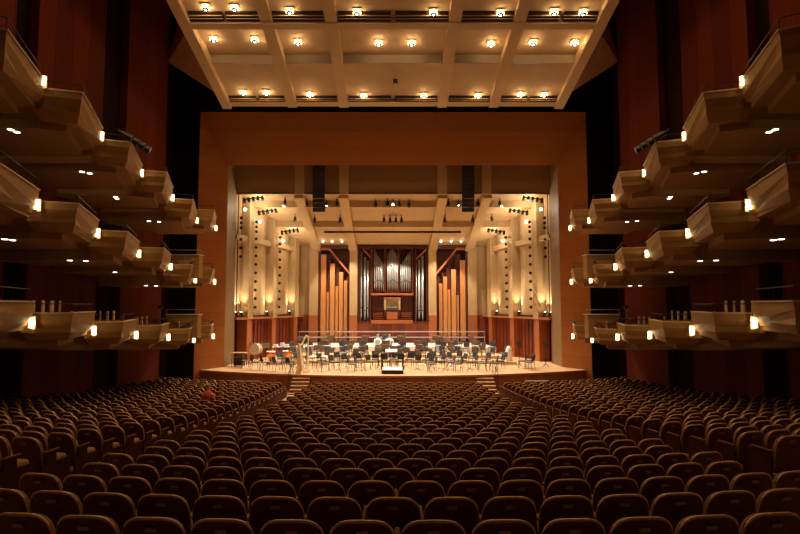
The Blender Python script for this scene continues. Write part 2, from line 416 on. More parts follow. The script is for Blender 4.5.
for (ya, yb) in ((29.22, 29.5), (min(yb2, yv1) - .42 + .0, min(yb2, yv1) - .06)):
    for a, b in cells:
        t = MB().hexa([(a, ya, zc(ya) - .06), (b, ya, zc(ya) - .06), (b, yb, zc(yb) - .2), (a, yb, zc(yb) - .2)],
                      [(a, ya, zc(ya) + .01), (b, ya, zc(ya) + .01), (b, yb, zc(yb) + .01), (a, yb, zc(yb) + .01)])
        v = t.build('air_vent', 'black', HC)
        for q in (.35, .7):
            yy = ya + (yb - ya) * q
            MB().box(a, b, yy - .015, yy + .015, zc(yy) - .10 - .12 * q, zc(yy) - .06 - .1 * q).build('vent_slat', 'soffit', v)
# canopy wings between the hung ceiling and the side walls
for s, side in ((-1, 'left'), (1, 'right')):
    mb = MB(); q = [P(216, 93, 30.6), P(168, 62, 31.6), P(180, 18, 28.5), P(200, 10, 25.5)]; q = [(-s * p.x, p.y, p.z) for p in q]
    mb.hexa(q, [(x, y, z + .15) for x, y, z in q])
    o = mb.build('ceiling_wing', 'wing'); o['kind'] = 'structure'; o['category'] = 'ceiling panel'; o['label'] = 'sloping maroon canopy panel beside the %s edge of the hung ceiling' % side

# ------------------------------------------------------------------ balcony boxes
J = {7: (9.2, 10.9), 6: (9.4, 14.0), 5: (9.63, 17.3), 4: (9.9, 20.7), 3: (10.0, 23.9), 2: (10.4, 28.0), 1: (10.4, 31.0)}
CC = {7: (8.47, 11.3), 6: (8.55, 14.3), 5: (8.85, 17.6), 4: (9.06, 21.0), 3: (9.18, 24.2), 2: (9.55, 28.2)}
TOP = {7: (5.07, 8.02, 11.0), 6: (4.77, 7.73, 10.81), 5: (4.43, 7.42, 10.45), 4: (4.18, 7.23, 10.28), 3: (3.9, 6.81, 9.8), 2: (3.9, 6.92, 10.04)}
SCZ = {6: (4.54, 7.62, 10.95), 5: (4.18, 7.32, 10.52), 4: (3.85, 6.98, 10.15), 3: (3.58, 6.70, 9.82), 2: (3.2, 6.29, 9.44), 1: (3.21, 6.34, 9.47)}
TN = ['lowest', 'middle', 'highest']
KN = {2: 'nearest the stage', 3: 'second from the stage', 4: 'third from the stage', 5: 'fourth from the stage', 6: 'fifth from the stage', 7: 'at the picture edge'}
def flip(mb, s): return mb.mirror() if s < 0 else mb
for s, side in ((-1, 'left'), (1, 'right')):
    for t in range(3):
        for k in (7, 6, 5, 4, 3, 2):
            T = TOP[k][t]; Jx, Jy = J[k]; Cx, Cy = CC[k]; Ex, Ey = J[k - 1]; Ex -= .03; Ey -= .06
            lab = 'cream faceted balcony box %s, %s tier, %s side' % (KN[k], TN[t], side)
            B = thing('balcony_box', lab, 'balcony box', group='balcony boxes on the side walls')
            path = [(13.5, Jy + .35), (Jx + .36, Jy + .35), (Jx + .3, Jy), (Jx, Jy), (Cx, Cy), (Ex, Ey), (13.5, Ey)]
            cz = [.17, .17, .17, .17, .17, .42, .42]
            ins = [(0, .4), (.1, .4), (.05, .4), (.1, .4), (.34, .38), (.18, 0), (0, -.05)]
            bz = [.72, .72, .72, .72, .72, .60, .60]
            inn = [(0, .12), (.1, .12), (.1, .12), (.1, .12), (.13, .14), (.13, -.1), (0, -.12)]
            m = MB(); n_ = len(path); vs = []
            for i, (x, y) in enumerate(path):
                vs += [(x, y, T), (x + .02, y, T - cz[i]), (x + ins[i][0], y + ins[i][1], T - bz[i]), (x + inn[i][0], y + inn[i][1], T - .5), (x + inn[i][0], y + inn[i][1], T)]
            fs = []
            for i in range(n_ - 1):
                for q in range(5): fs.append((i * 5 + q, (i + 1) * 5 + q, (i + 1) * 5 + (q + 1) % 5, i * 5 + (q + 1) % 5))
            fs += [(0, 1, 2, 3, 4), tuple(n_ * 5 - 1 - q for q in range(5))]
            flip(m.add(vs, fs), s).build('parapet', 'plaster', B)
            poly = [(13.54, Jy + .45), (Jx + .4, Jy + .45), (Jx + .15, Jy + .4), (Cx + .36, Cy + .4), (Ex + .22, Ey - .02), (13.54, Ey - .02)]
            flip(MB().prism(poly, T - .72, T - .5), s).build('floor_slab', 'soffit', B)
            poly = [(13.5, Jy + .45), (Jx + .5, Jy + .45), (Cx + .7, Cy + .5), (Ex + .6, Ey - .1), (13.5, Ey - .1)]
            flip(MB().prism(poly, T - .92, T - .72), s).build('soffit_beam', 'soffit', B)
            # ledge cap and railing
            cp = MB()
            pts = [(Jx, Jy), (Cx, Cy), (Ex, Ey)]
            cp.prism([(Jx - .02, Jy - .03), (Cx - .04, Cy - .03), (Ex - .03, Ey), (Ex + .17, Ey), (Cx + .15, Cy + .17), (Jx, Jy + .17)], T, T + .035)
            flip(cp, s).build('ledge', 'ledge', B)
            rl = MB(); h = .26 if k != 7 else .34
            rp_ = [(x + .07, y + .07, T + h) for x, y in pts]; rp_[2] = (Ex + .07, Ey - .05, T + h)
            rl.tube(rp_, .014, 5)
            for a, b in ((rp_[0], rp_[1]), (rp_[1], rp_[2])):
                L_ = (Vector(b) - Vector(a)).length; q_ = max(1, int(L_ / .6))
                for q in range(q_ + 1):
                    p = Vector(a).lerp(Vector(b), q / q_); rl.tube([(p.x, p.y, T + .03), tuple(p)], .01, 4)
            flip(rl, s).build('railing', 'chairleg', B)
            if t > 0 or k > 5:
                pass
        # sconces on the near corner of each box
        for k in (6, 5, 4, 3, 2, 1):
            x, y = J[k]; z = SCZ[k][t]
            wn = {6: 'fifth', 5: 'fourth', 4: 'third', 3: 'second', 2: 'first', 1: 'last, at the stage end of'}[k]
            lab = 'glowing sconce at near corner of %s box from stage, %s tier, %s' % (wn, TN[t], side) if k > 1 else 'glowing sconce on the stage end of the %s balcony tier, %s side' % (TN[t], side)
            c = thing('wall_sconce', lab, 'sconce', (s * (x - .08), y - .16, z), 0, 'glowing sconces between the balcony boxes')
            MB().box(-.05, .05, .04, .07, -.17, .17).build('back_plate', 'ledge', c)
            hw = MB()
            prof = [(-.07, -.03), (-.05, -.065), (0, -.08), (.05, -.065), (.07, -.03), (.055, -.03), (.04, -.05), (0, -.065), (-.04, -.05), (-.055, -.03)]
            hw.prism(prof, -.125, .125).build('lamp_shade', 'lampglow', c)
            MB().box(-.09, .09, -.02, .045, -.012, .012).build('cross_band', 'black', c)
            light('POINT', 'sconce_light', (0, 0, 0), SCONCE_W, HOUSE, .02, parent=c)
        # recessed downlights in the box soffits
        for k, spots in {1: ((6, ((5, 235.6), (12.8, 237.5))), (5, ((70, 256), (86, 257.3))), (4, ((115, 271),)), (3, ((146, 283), (156, 283.3)))), 2: ((6, ((11, 124), (17, 131))), (5, ((82, 168), (89.7, 171))), (4, ((115.6, 195), (117, 198.6))), (3, ((149, 219.5), (159, 221))))}.get(t, ()):
            T = TOP[k][t] - .92
            for q, (u, v) in enumerate(spots):
                a_ = P(u, v, 1.0); best_ = None
                for kk in (7, 6, 5, 4, 3, 2):
                    T_ = TOP[kk][t] - .92; y_ = (T_ - EYE) / (a_.z - EYE)
                    gap = max(J[kk][1] + .58 - y_, y_ - J[kk - 1][1] + .2, 0)
                    if best_ is None or gap < best_[0]: best_ = (gap, T_, min(max(y_, J[kk][1] + .58 + .22 * q), J[kk - 1][1] - .2), kk)
                T, k_ = best_[1], best_[2]
                d = MB().lathe([(.075, -.012), (.075, 0)], 12, (0, 0, 0)).build('recessed_downlight', 'downglow')
                d.location = (-s * a_.x * k_, k_, T)
                tag(d, 'small round downlight, %s, under %s box from stage, %s tier, %s' % (('nearer', 'farther')[q], ['', '', '', 'second', 'third', 'fourth', 'fifth', 'sixth'][best_[3]], TN[t], side), 'downlight', 'downlights under the balcony boxes')
        # raised booth front standing on the second box
        if t < 2:
            T = TOP[3][t]
            b = thing('booth_front', 'beige raised booth front on the second box from stage, %s tier, %s side' % (TN[t], side), 'booth', (s * 10.2, 25.9, T - .5), 0, 'raised booths on the boxes')
            MB().prism([(-.75, 0), (.75, 0), (.75, .5), (-.75, .5)], 0, 1.12).build('booth_panel', 'plaster', b)
            MB().box(-.8, .8, -.05, .55, 1.12, 1.16).build('booth_ledge', 'white', b)
            f_ = MB().add([(-.5, -.01, .95), (.72, -.01, .95), (.0, -.12, .55), (-.1, -.01, .45)], [(0, 1, 2), (0, 2, 3), (1, 3, 2), (0, 3, 1)]); f_.build('folded_facet', 'soffit', b)
            MB().tube([(-.8, .1, 1.16), (-.8, .1, 1.38), (.8, .1, 1.38), (.8, .1, 1.16)], .018, 5).build('guard_rail', 'steel', b)
            l_ = thing('lamp_post', 'short white lamp post beside the booth on the %s tier, %s side' % (TN[t], side), 'lamp post', (s * 11.15, 25.6, T - .5), 0, 'lamp posts beside the booths')
            MB().tube([(0, 0, 0), (0, 0, 1.35), (-s * .12, -.05, 1.5)], .035, 6).build('post', 'steel', l_)
            MB().box(-.08, .08, -.1, .04, 1.46, 1.58).build('lamp_head', 'black', l_)

# loose chairs in the lowest boxes
def box_chair():
    t = thing('box_chair', 'x', 'chair')
    MB().rbox(-.22, .22, -.2, .22, .40, .47, .025).build('seat', 'boxchair', t)
    MB().rbox(-.22, .22, -.25, -.20, .50, .86, .02).build('backrest', 'boxchair', t)
    for x in (-.19, .19):
        MB().tube([(x, .18, 0), (x, .18, .40)], .013, 5).build('leg', 'chairleg', t)
        MB().tube([(x, -.2, 0), (x, -.22, .84)], .013, 5).build('leg', 'chairleg', t)
    return t
bc = box_chair(); used = False
for s, side in ((-1, 'left'), (1, 'right')):
    for k, spots in ((7, [(10.3, 11.9), (10.35, 12.45), (10.4, 13.0), (10.5, 13.55)]), (6, [(9.75, 14.9), (9.85, 15.45), (9.95, 16.0), (10.05, 16.55), (10.75, 15.2), (10.85, 15.75), (10.95, 16.3)]),
                     (5, [(9.95, 18.2), (10.0, 18.75), (10.05, 19.3), (10.1, 19.85), (10.9, 18.6), (10.95, 19.2)]), (4, [(10.1, 21.6), (10.15, 22.15), (10.2, 22.7), (10.9, 22.0)]), (3, [(9.7, 24.9),])):
        for i, (x, y) in enumerate(spots):
            lab = 'pale chair, %s from hall side, lowest-tier box %s, %s' % (ORD[i], KN[k], side)
            loc = (s * x, y, TOP[k][0] - .5)
            rz = s * R(60) + random.uniform(-.15, .15)
            if not used: o = bc; o.location = loc; o.rotation_euler = (0, 0, rz); o['label'] = lab; o['group'] = 'chairs in the lowest balcony boxes'; used = True
            else: o = dup(bc, loc, rz, lab, 'chairs in the lowest balcony boxes')

# spotlight bars clamped to the third boxes of the highest tier
for s, side in ((-1, 'left'), (1, 'right')):
    c = thing('spotlight_bar', 'black bar of stage spotlights clamped on the highest tier rail, %s side' % side, 'spotlight bar', (s * 9.1, 17.9, 10.45), 0)
    MB().tube([(-.05 * s, -.8, .3), (-.05 * s, .9, .3)], .03, 6).build('bar', 'black', c)
    for q in range(4):
        y = -.65 + q * .45
        MB().tube([(-.12 * s, y, .22), (-.42 * s, y + .12, .05)], [.09, .13], 8).build('spotlight', 'black', c)

# ------------------------------------------------------------------ ceiling lamps
lamps = [(205.5, 8), (234.5, 8.5), (289.6, 11.5), (357, 12.5), (433.5, 13), (500.4, 13.5), (554, 12.5), (583, 13),
         (213.8, 38), (255, 38.6), (298, 41), (378.6, 42), (411.6, 42), (491, 43), (533, 41.5), (574.6, 42),
         (243.2, 93), (266.3, 93), (309.8, 95), (363.7, 96), (424, 96), (478, 96), (520.7, 95), (544, 95)]
cl = None
for i, (u, v) in enumerate(lamps):
    row = i // 8
    off = -.12
    if row == 1:
        y0 = ycl(v, .35); fr_ = (y0 - yb2) / (ys_ - yb2); up = fr_ * (STEP - .0) ; y0 = ycl(v, up - .12); z = zc(y0) + (y0 - yb2) / (ys_ - yb2) * STEP
    else:
        y0 = ycl(v, -.15); z = zc(y0)
    x = (u - 393) / F * (y0 / (math.cos(TILT) - (267 - v) / F * math.sin(TILT)))
    lab = 'round glowing ceiling lamp, %s from the left in the %s row of the hung ceiling' % (ORD[i % 8], ['nearest', 'middle', 'farthest'][row])
    if cl is None:
        cl = thing('ceiling_lamp', lab, 'ceiling lamp', (x, y0, z), 0, 'round lamps in the hung ceiling'); c = cl
        MB().box(-.2, .2, -.15, .15, -.05, .0).build('mount_plate', 'shellbrown', cl)
        MB().box(-.12, -.09, -.02, .02, -.16, -.05).box(.09, .12, -.02, .02, -.16, -.05).build('bracket', 'ledge', cl)
        MB().lathe([(.16, -.155), (.175, -.165), (.175, -.185), (.15, -.19)], 18).build('lamp_ring', 'ringglow', cl)
        MB().lathe([(.15, -.192), (.14, -.235), (.12, -.24)], 16).build('baffle', 'black', cl)
        MB().lathe([(.055, -.246), (.055, -.238)], 10).build('lamp_core', 'coreglow', cl)
        kids(cl)
    else: c = dup(cl, (x, y0, z), 0, lab)
    light('POINT', 'ceiling_lamp_light', (0, -.0, -.10), LAMP_W, HOUSE, .03, parent=c)
    light('SPOT', 'ceiling_lamp_beam', (0, 0, -.25), DOWN_W, HOUSE, .06, rot=(0, 0, 0), spot=115, blend=.8, parent=c)
for q, y in enumerate((19.3, 16.2, 12.4)):  # unseen lamp rows, added to light the stage frame and near seat backs
    for i, x in enumerate((-8.2, -6.8, -4.3, -1.3, 1.3, 4.3, 6.8, 8.2)):
        c = dup(cl, (x, y, zc(y)), 0, 'added unseen ceiling lamp, %s from the left, %s row above the picture edge' % (ORD[i], ('first', 'second', 'third')[q]))
        light('POINT', 'ceiling_lamp_light', (0, 0, -.10), LAMP_W * .6, HOUSE, .03, parent=c)
        light('SPOT', 'ceiling_lamp_beam', (0, 0, -.25), DOWN_W * 1.5, HOUSE, .06, rot=(0, 0, 0), spot=115, blend=.8, parent=c)

# thin hanging wires and microphone
for u, vtop, vb, y, nm in ((395.5, 60, 82, 27.5, 'mic'), (309.5, 60, 150, 31, 'wire'), (435, 60, 150, 31, 'wire'), (318.5, 60, 162, 35.2, 'skip')):
    if nm == 'skip': continue
    b = P(u, vb, y); zt = zc(min(y, 29.9)) if y < 30 else 22
    if nm == 'mic':
        t = thing('hanging_microphone', 'small dark microphone hanging on a thin wire below the hung ceiling', 'microphone', b)
        MB().tube([(0, 0, .15), (0, 0, zt - b.z)], .006, 4).build('wire', 'chairleg', t)
        MB().box(-.12, .12, -.08, .08, -.05, .15).build('bracket', 'black', t)
        for q in (-.09, .09): MB().tube([(q, 0, -.05), (q * 1.6, -.05, -.2)], .035, 6).build('capsule', 'steel', t)
    else:
        o = MB().tube([(b.x, b.y, b.z), (b.x, b.y, 24)], .008, 4).build('hanging_wire', 'chairleg')
        tag(o, 'thin dark wire hanging before the stage frame, %s of centre' % ('left' if u < 393 else 'right'), 'wire')

# ------------------------------------------------------------------ line array loudspeakers
for s, side in ((-1, 'left'), (1, 'right')):
    u = 319.5 if s < 0 else 467.5
    c = P(u, 164, 36)
    t = thing('line_array_loudspeaker', 'tall black line array loudspeaker hanging on the %s of the stage opening' % side, 'loudspeaker', c)
    y = 0; z = -.05; ang = 0
    MB().box(-.38, .38, -.25, .25, z, z + .08).build('flying_frame', 'black', t)
    for q in (-.3, .3): MB().tube([(q, 0, 0), (q, 0, 14.4 - c.z)], .02, 5).build('hanging_cable', 'black', t)
    for i in range(11):
        mb = MB(); h = .285
        mb.hexa([(-.42, -.32, -h), (.42, -.32, -h), (.30, .3, -h * .9), (-.30, .3, -h * .9)], [(-.42, -.32, 0), (.42, -.32, 0), (.30, .3, -.03), (-.30, .3, -.03)])
        mb.xf(Matrix.Translation((0, y, z)) @ Matrix.Rotation(ang, 4, 'X'))
        c_ = mb.build('cabinet', 'black', t)
        g = MB().box(-.39, .39, -.335, -.321, -h + .02, -.02).xf(Matrix.Translation((0, y, z)) @ Matrix.Rotation(ang, 4, 'X')).build('grille', 'blackfab', c_)
        z -= (h + .008) * math.cos(ang); y += (h + .008) * math.sin(ang) * 1.0; ang += R(.35 + i * .25)

# ------------------------------------------------------------------ stage lighting fixtures
def fixture(px, y, label, group='small spotlights on the stage ceiling', h=.18):
    p = P(px[0], px[1], y)
    z = zsh(min(p.y, 46)) - .0
    return p
fx = [(285, 196.5, 38.0), (306.8, 199, 38.3), (295, 212.5, 40.6), (314.7, 215, 40.8), (340, 215.5, 40.8), (326.5, 200, 38.4), (337, 199, 38.3), (375.6, 200.5, 38.4), (387.4, 199.5, 38.3),
      (393, 199.5, 38.3), (399.2, 199.5, 38.3), (384, 215.6, 40.8), (390, 215.6, 40.8), (396, 215.6, 40.8), (409, 200.5, 38.4), (448.6, 199.8, 38.3), (458.5, 201, 38.4), (478, 200, 38.3), (499.8, 198, 38.2),
      (401.5, 215.6, 40.8), (445, 216, 40.8), (472.8, 216, 40.8), (491.8, 213.6, 40.6)]
fx.sort(key=lambda a: (a[2] > 40, a[0])); f0 = None; ci = [0, 0]
for (u, v, y) in fx:
    p = P(u, v, y); zt = zsh(p.y); back = int(y > 40); 
    lab = 'small black spotlight, %s from the left in the %s row under the stage ceiling' % (ORD[ci[back]], ['front', 'second'][back]); ci[back] += 1
    if f0 is None:
        f0 = thing('ceiling_spotlight', lab, 'spotlight', (p.x, p.y, zt), 0, 'small spotlights under the stage ceiling')
        MB().tube([(0, 0, 0), (0, 0, -.22)], .035, 6).build('bracket', 'black', f0)
        MB().tube([(0, .1, -.22), (0, -.02, -.55)], [.09, .13], 8).build('lamp_housing', 'black', f0); kids(f0)
    else: dup(f0, (p.x, p.y, zt), 0, lab)
t = thing('lighting_batten', 'long thin black batten hanging across under the stage ceiling', 'batten', (0, 40, 10.5))
a = P(324, 232, 40); b = P(461, 232, 40)
MB().box(a.x, b.x, -.06, .06, a.z - 10.5 - .07, a.z - 10.5 + .07).build('batten_bar', 'black', t)
for q in (-4, 0, 4): MB().tube([(q, 0, a.z - 10.5), (q, 0, zsh(40) - 10.5)], .01, 4).build('hanging_wire', 'chairleg', t)
for s, side in ((-1, 'left'), (1, 'right')):
    for bi, (a, b) in enumerate(((36.95, 38.2), (38.8, 41.5), (42.1, 44.9))):
        bn = ['front', 'middle', 'rear'][bi]
        # vertical ladder of little lamps on the near side of each bay
        t = thing('lamp_ladder', 'vertical string of small black lamps in the %s bay, %s stage wall' % (bn, side), 'stage lights', group='vertical lamp strings on the stage walls')
        yy = a + .12; p0 = wp(yy, .2, 4.3, s); p1 = wp(yy, .2, zsh(yy) - .3, s)
        MB().tube([p0, p1], .035, 6).build('pole', 'black', t)
        zs = [4.9 + i * .62 for i in range(9)] if bi > 0 else [8.4, 9.0, 9.6]
        for z in zs + [10.4, 10.75, 11.1][: 3 if bi < 2 else 1]:
            q = wp(yy, .42, z, s)
            MB().tube([(q[0], q[1] + .05, z), (q[0] - s * .1, q[1] - .25, z - .06)], [.07, .115], 8).build('lamp_head', 'black', t)
        # uplight bar at the foot of the bay
        t = thing('uplight_bar', 'low black uplight bar on the red ledge, %s bay, %s stage wall' % (bn, side), 'uplight', group='uplights along the stage wall ledges')
        mb = MB(); wslab(mb, a + .25, b - .25, .10, .2, 4.13, 4.25, s).build('bar', 'black', t)
        for e, yy in enumerate((a + .3, b - .35)):
            q = wp(yy, .12, 4.3, s)
            h_ = MB().tube([(q[0], q[1], 4.2), (q[0] + s * .05, q[1], 4.5)], [.07, .11], 8).build('lamp_head', 'black', t)
            MB().lathe([(.09, 0), (.09, .01)], 8, (q[0] + s * .05, q[1], 4.505)).build('lens', 'stageglow', h_)
            l = light('SPOT', 'uplight_light', (q[0] - s * .0, q[1], 4.62), UP_W, STAGE, .04, spot=75, blend=1.0)
            tg = wp(yy, -.25, 9, s); aim(l, tg)
        # cluster at the top of the bay, throwing light on the ceiling
        t = thing('spotlight_cluster', 'cluster of bright spotlights at the top of the %s bay, %s stage wall' % (bn, side), 'stage lights', group='spotlight clusters high on the stage walls')
        yy = a + .45; zt = zsh(yy) - .55
        q0 = wp(yy, .4, zt, s); q1 = wp(yy + .7, 1.4, zt + .25, s)
        MB().tube([q0, q1], .05, 6).build('bar', 'black', t)
        for e in range(5):
            p = Vector(q0).lerp(Vector(q1), e / 4)
            MB().tube([(p.x, p.y, p.z + .1), (p.x - s * .08, p.y - .1, p.z - .22)], [.08, .11], 8).build('lamp_housing', 'black', t)
        q = wp(yy - .1, .45, zt - .75, s)
        h_ = MB().tube([(q[0], q[1] + .1, q[2] + .1), (q[0] - s * .15, q[1] - .12, q[2])], [.1, .16], 8).build('lamp_housing', 'steel', t)
        MB().ball((q[0] - s * .16, q[1] - .15, q[2]), .10, 8, 6).build('lens', 'stageglow', h_)
        light('POINT', 'cluster_light', (wp(yy + .5, 1.2, 0, s)[0], yy + .1, zt - .35), 60, STAGE, .03)
for q, (u, v) in enumerate(((323, 242.6), (332, 242.6), (342, 242.6), (441, 242.6), (451, 242.6), (461, 242.6))):
    p = P(u, v, 45.2)
    t = thing('track_lamp', 'tiny glowing lamp under the stage ceiling, %s from left above the wooden pipes' % ORD[q], 'spotlight', (p.x, 45.2, zsh(45.2)), 0, 'tiny lamps above the wooden pipe bays')
    MB().tube([(0, 0, 0), (0, 0, -.12)], .03, 6).build('bracket', 'black', t)
    MB().ball((0, 0, -.17), .07, 8, 6).build('bulb', 'stageglow', t)

# ------------------------------------------------------------------ organ
def zx(X, Y, y=46.0): return P(310 + X / 4.45, 230 + Y / 4.45, y)
for s, side in ((-1, 'left'), (1, 'right')):
    # dark case of a wooden pipe bay
    t = thing('organ_pipe_bay', 'tall bay of orange wooden organ pipes on the %s of the metal organ' % side, 'organ')
    mb = MB(); a, b = 3.75, 6.5
    mb.box(a, b, 47.1, 47.28, 1.0, 10.2).box(a, a + .12, 46.3, 47.1, 1.0, 10.2).box(b - .18, b, 46.3, 47.1, 1.0, 10.2)
    flip(mb, s).build('case', 'casewood', t)
    flip(MB().box(a, b, 46.2, 46.5, 9.95, 10.15), s).build('top_rail', 'casewood', t)
    A = zx(85, 78); B_ = zx(175, 187); ax, az, bx, bz = -A.x, A.z, -B_.x, B_.z
    mb = MB().hexa([(ax, 46.15, az - .22), (bx, 46.15, bz - .22), (bx, 46.15, bz), (ax, 46.15, az)], [(ax, 46.45, az - .22), (bx, 46.45, bz - .22), (bx, 46.45, bz), (ax, 46.45, az)])
    mb.box(ax, 6.5, 46.15, 46.45, az - .2, az)
    flip(mb, s).build('diagonal_rail', 'wainpost', t)
    flip(MB().box(a, b, 46.15, 46.3, 2.15, 2.25), s).build('lower_rail', 'casewood', t)
    pl = [(62, 22, 110), (80, 9, 275), (101, 20, 150), (120, 12, 250), (139, 17, 188), (159, 15, 225)]
    if s > 0: pl = [(730 - 669, 22, 135), (82, 9, 290), (101, 20, 175), (121, 12, 265), (138, 17, 208), (158, 15, 238)]
    for (X_, w_, Yt) in pl:
        p = zx(X_, Yt, 46.6); hw_ = w_ / 4.45 * 46.6 / F / 2; xx = -p.x
        m_ = MB().box(xx - hw_, xx + hw_, 46.6 - hw_, 46.6 + hw_, 1.25, p.z).hexa([(xx - hw_, 46.6 - hw_, 1.25), (xx + hw_, 46.6 - hw_, 1.25), (xx + hw_, 46.6 + hw_, 1.25), (xx - hw_, 46.6 + hw_, 1.25)], [(xx - .04, 46.56, 1.0), (xx + .04, 46.56, 1.0), (xx + .04, 46.64, 1.0), (xx - .04, 46.64, 1.0)])
        o = flip(m_, s).build('wooden_pipe', 'pipewood', t)
    for X_, Yt in ((80, 110), (90, 118), (120, 150), (129, 165), (149, 190), (168, 205)):
        p = zx(X_, Yt, 46.9); xx = -p.x
        flip(MB().box(xx - .09, xx + .09, 46.8, 47.0, 1.2, p.z), s).build('dark_pipe', 'casewood', t)

t = thing('pipe_organ', 'large pipe organ with silver pipes and a dark wood case above the stage', 'organ')
zb = 3.55
mb = MB().box(-3.05, 3.05, 47.0, 47.28, zb, 10.1)
for x in (-3.0, -2.02, 1.9, 2.9): mb.box(x, x + .12, 46.2, 47.0, zb, 10.1)
mb.build('case', 'casewood', t)
MB().box(-3.05, 3.05, 46.15, 46.6, 9.9, 10.15).build('cornice', 'casewood', t)
def p_at(X_, Y_, y=46.3): return zx(X_, Y_, y)
for (xa, ya, xb, yb) in ((232, 78, 268, 118), (516, 85, 468, 130)):
    A = p_at(xa, ya); B_ = p_at(xb, yb)
    MB().hexa([(A.x, 46.2, A.z - .15), (B_.x, 46.2, B_.z - .15), (B_.x, 46.2, B_.z + .05), (A.x, 46.2, A.z + .05)], [(A.x, 46.45, A.z - .15), (B_.x, 46.45, B_.z - .15), (B_.x, 46.45, B_.z + .05), (A.x, 46.45, A.z + .05)]).build('diagonal_rail', 'wainpost', t)
def metal_pipe(X_, w_, Yt, Yf, Yb, y=46.4):
    pt = p_at(X_, Yt, y); pf = p_at(X_, Yf, y); pb = p_at(X_, Yb, y); r_ = w_ / 4.45 * y / F / 2 * .88
    mb = MB().lathe([(.02, pb.z), (r_, pf.z), (r_, pt.z)], 10, (pt.x, y, 0))
    o = mb.build('metal_pipe', 'tin', t, True)
    MB().box(pt.x - r_ * .55, pt.x + r_ * .55, y - r_ - .012, y - r_ + .03, pf.z + .02, pf.z + .13).build('pipe_mouth', 'black', o)
for X_, w_, Yt in ((228, 10, 97), (245, 11, 120), (258, 10, 137)): metal_pipe(X_, w_, Yt, 350 + (X_ % 3) * 6, 408)
for X_, w_, Yt in ((471, 10, 150), (485, 11, 133), (500, 11, 115)): metal_pipe(X_, w_, Yt, 350 + (X_ % 3) * 6, 408)
for i in range(6): metal_pipe(287 + i * 8, 7.2, 87 + i * 13, 225 + abs(i - 2.5) * 5, 275)
for i in range(7): metal_pipe(346 + i * 7, 6.4, [108, 96, 88, 82, 90, 102, 116][i], 225 + abs(i - 3) * 5, 280)
for i in range(6): metal_pipe(405 + i * 8, 7.2, 152 - i * 11, 225 + abs(i - 2.5) * 5, 275)
for xa in (275, 334, 394, 456):
    A = p_at(xa, 75, 46.2); B_ = p_at(xa, 285, 46.2)
    MB().box(A.x - .07, A.x + .07, 46.1, 46.5, B_.z, A.z).build('case_post', 'casewood', t)
A = p_at(272, 283, 46.1); B_ = p_at(460, 290, 46.1)
MB().box(A.x, B_.x, 46.0, 46.7, B_.z, A.z + .04).build('case_ledge', 'wainpost', t)
A = p_at(275, 290, 46.6); B_ = p_at(458, 400, 46.6)
MB().box(A.x, B_.x, 46.6, 46.95, B_.z, A.z).build('lower_case', 'casewood', t)
for X0, X1 in ((280, 325), (405, 455)):
    for Y_ in (368, 376, 384, 392):
        A = p_at(X0, Y_, 46.5); B_ = p_at(X1, Y_ + 3, 46.5)
        MB().box(A.x, B_.x, 46.45, 46.6, B_.z, A.z).build('louvre', 'wainpost', t)
A = p_at(272, 401, 45.9); B_ = p_at(456, 416, 45.9)
MB().box(A.x, B_.x, 45.6, 46.4, B_.z, A.z).build('gallery_ledge', 'wainpost', t)
MB().box(-3.05, 3.05, 46.22, 46.45, 3.45, 3.6).build('lower_rail', 'casewood', t)
c = thing('organ_console', 'wooden organ console with a lit music desk in the middle of the organ', 'organ console')
A = p_at(330, 300, 46.2); B_ = p_at(402, 355, 46.2); C_ = p_at(402, 398, 46.2)
MB().box(A.x, B_.x, 46.05, 46.58, C_.z, B_.z).build('keyboard_case', 'casewood', c)
MB().box(A.x, A.x + .16, 46.05, 46.58, B_.z, A.z).box(B_.x - .16, B_.x, 46.05, 46.58, B_.z, A.z).build('stop_jamb', 'khaki', c)
MB().box(A.x + .16, B_.x - .16, 46.4, 46.58, B_.z, A.z - .1).build('music_desk', 'khaki', c)
for q in range(4):
    zz = B_.z + .03 + q * .09
    MB().box(A.x + .18, B_.x - .18, 46.1 + q * .07, 46.2 + q * .07, zz, zz + .04).build('keyboard', 'white' if q > 1 else 'steel', c)
MB().box(A.x - .05, B_.x + .05, 46.0, 46.58, A.z - .1, A.z).build('lid', 'wainpost', c)
MB().box(A.x + .25, B_.x - .25, 45.75, 46.0, C_.z, B_.z - .2).build('bench', 'wainpost', c)

# long two-bar railing on the rear riser
t = thing('long_railing', 'long two-bar steel railing across the rear riser under the organ', 'railing')
ra = P(299, 331, 43.2); rb = P(485, 331, 43.2)
for z in (2.86, 2.42): MB().tube([(ra.x, 43.2, z), (rb.x, 43.2, z)], .035, 8).build('rail', 'steel', t)
for i in range(8):
    x = ra.x + .03 + (rb.x - ra.x - .06) * i / 7; MB().tube([(x, 43.24, 1.78), (x, 43.24, 2.86)], .02, 6).build('post', 'steel', t)

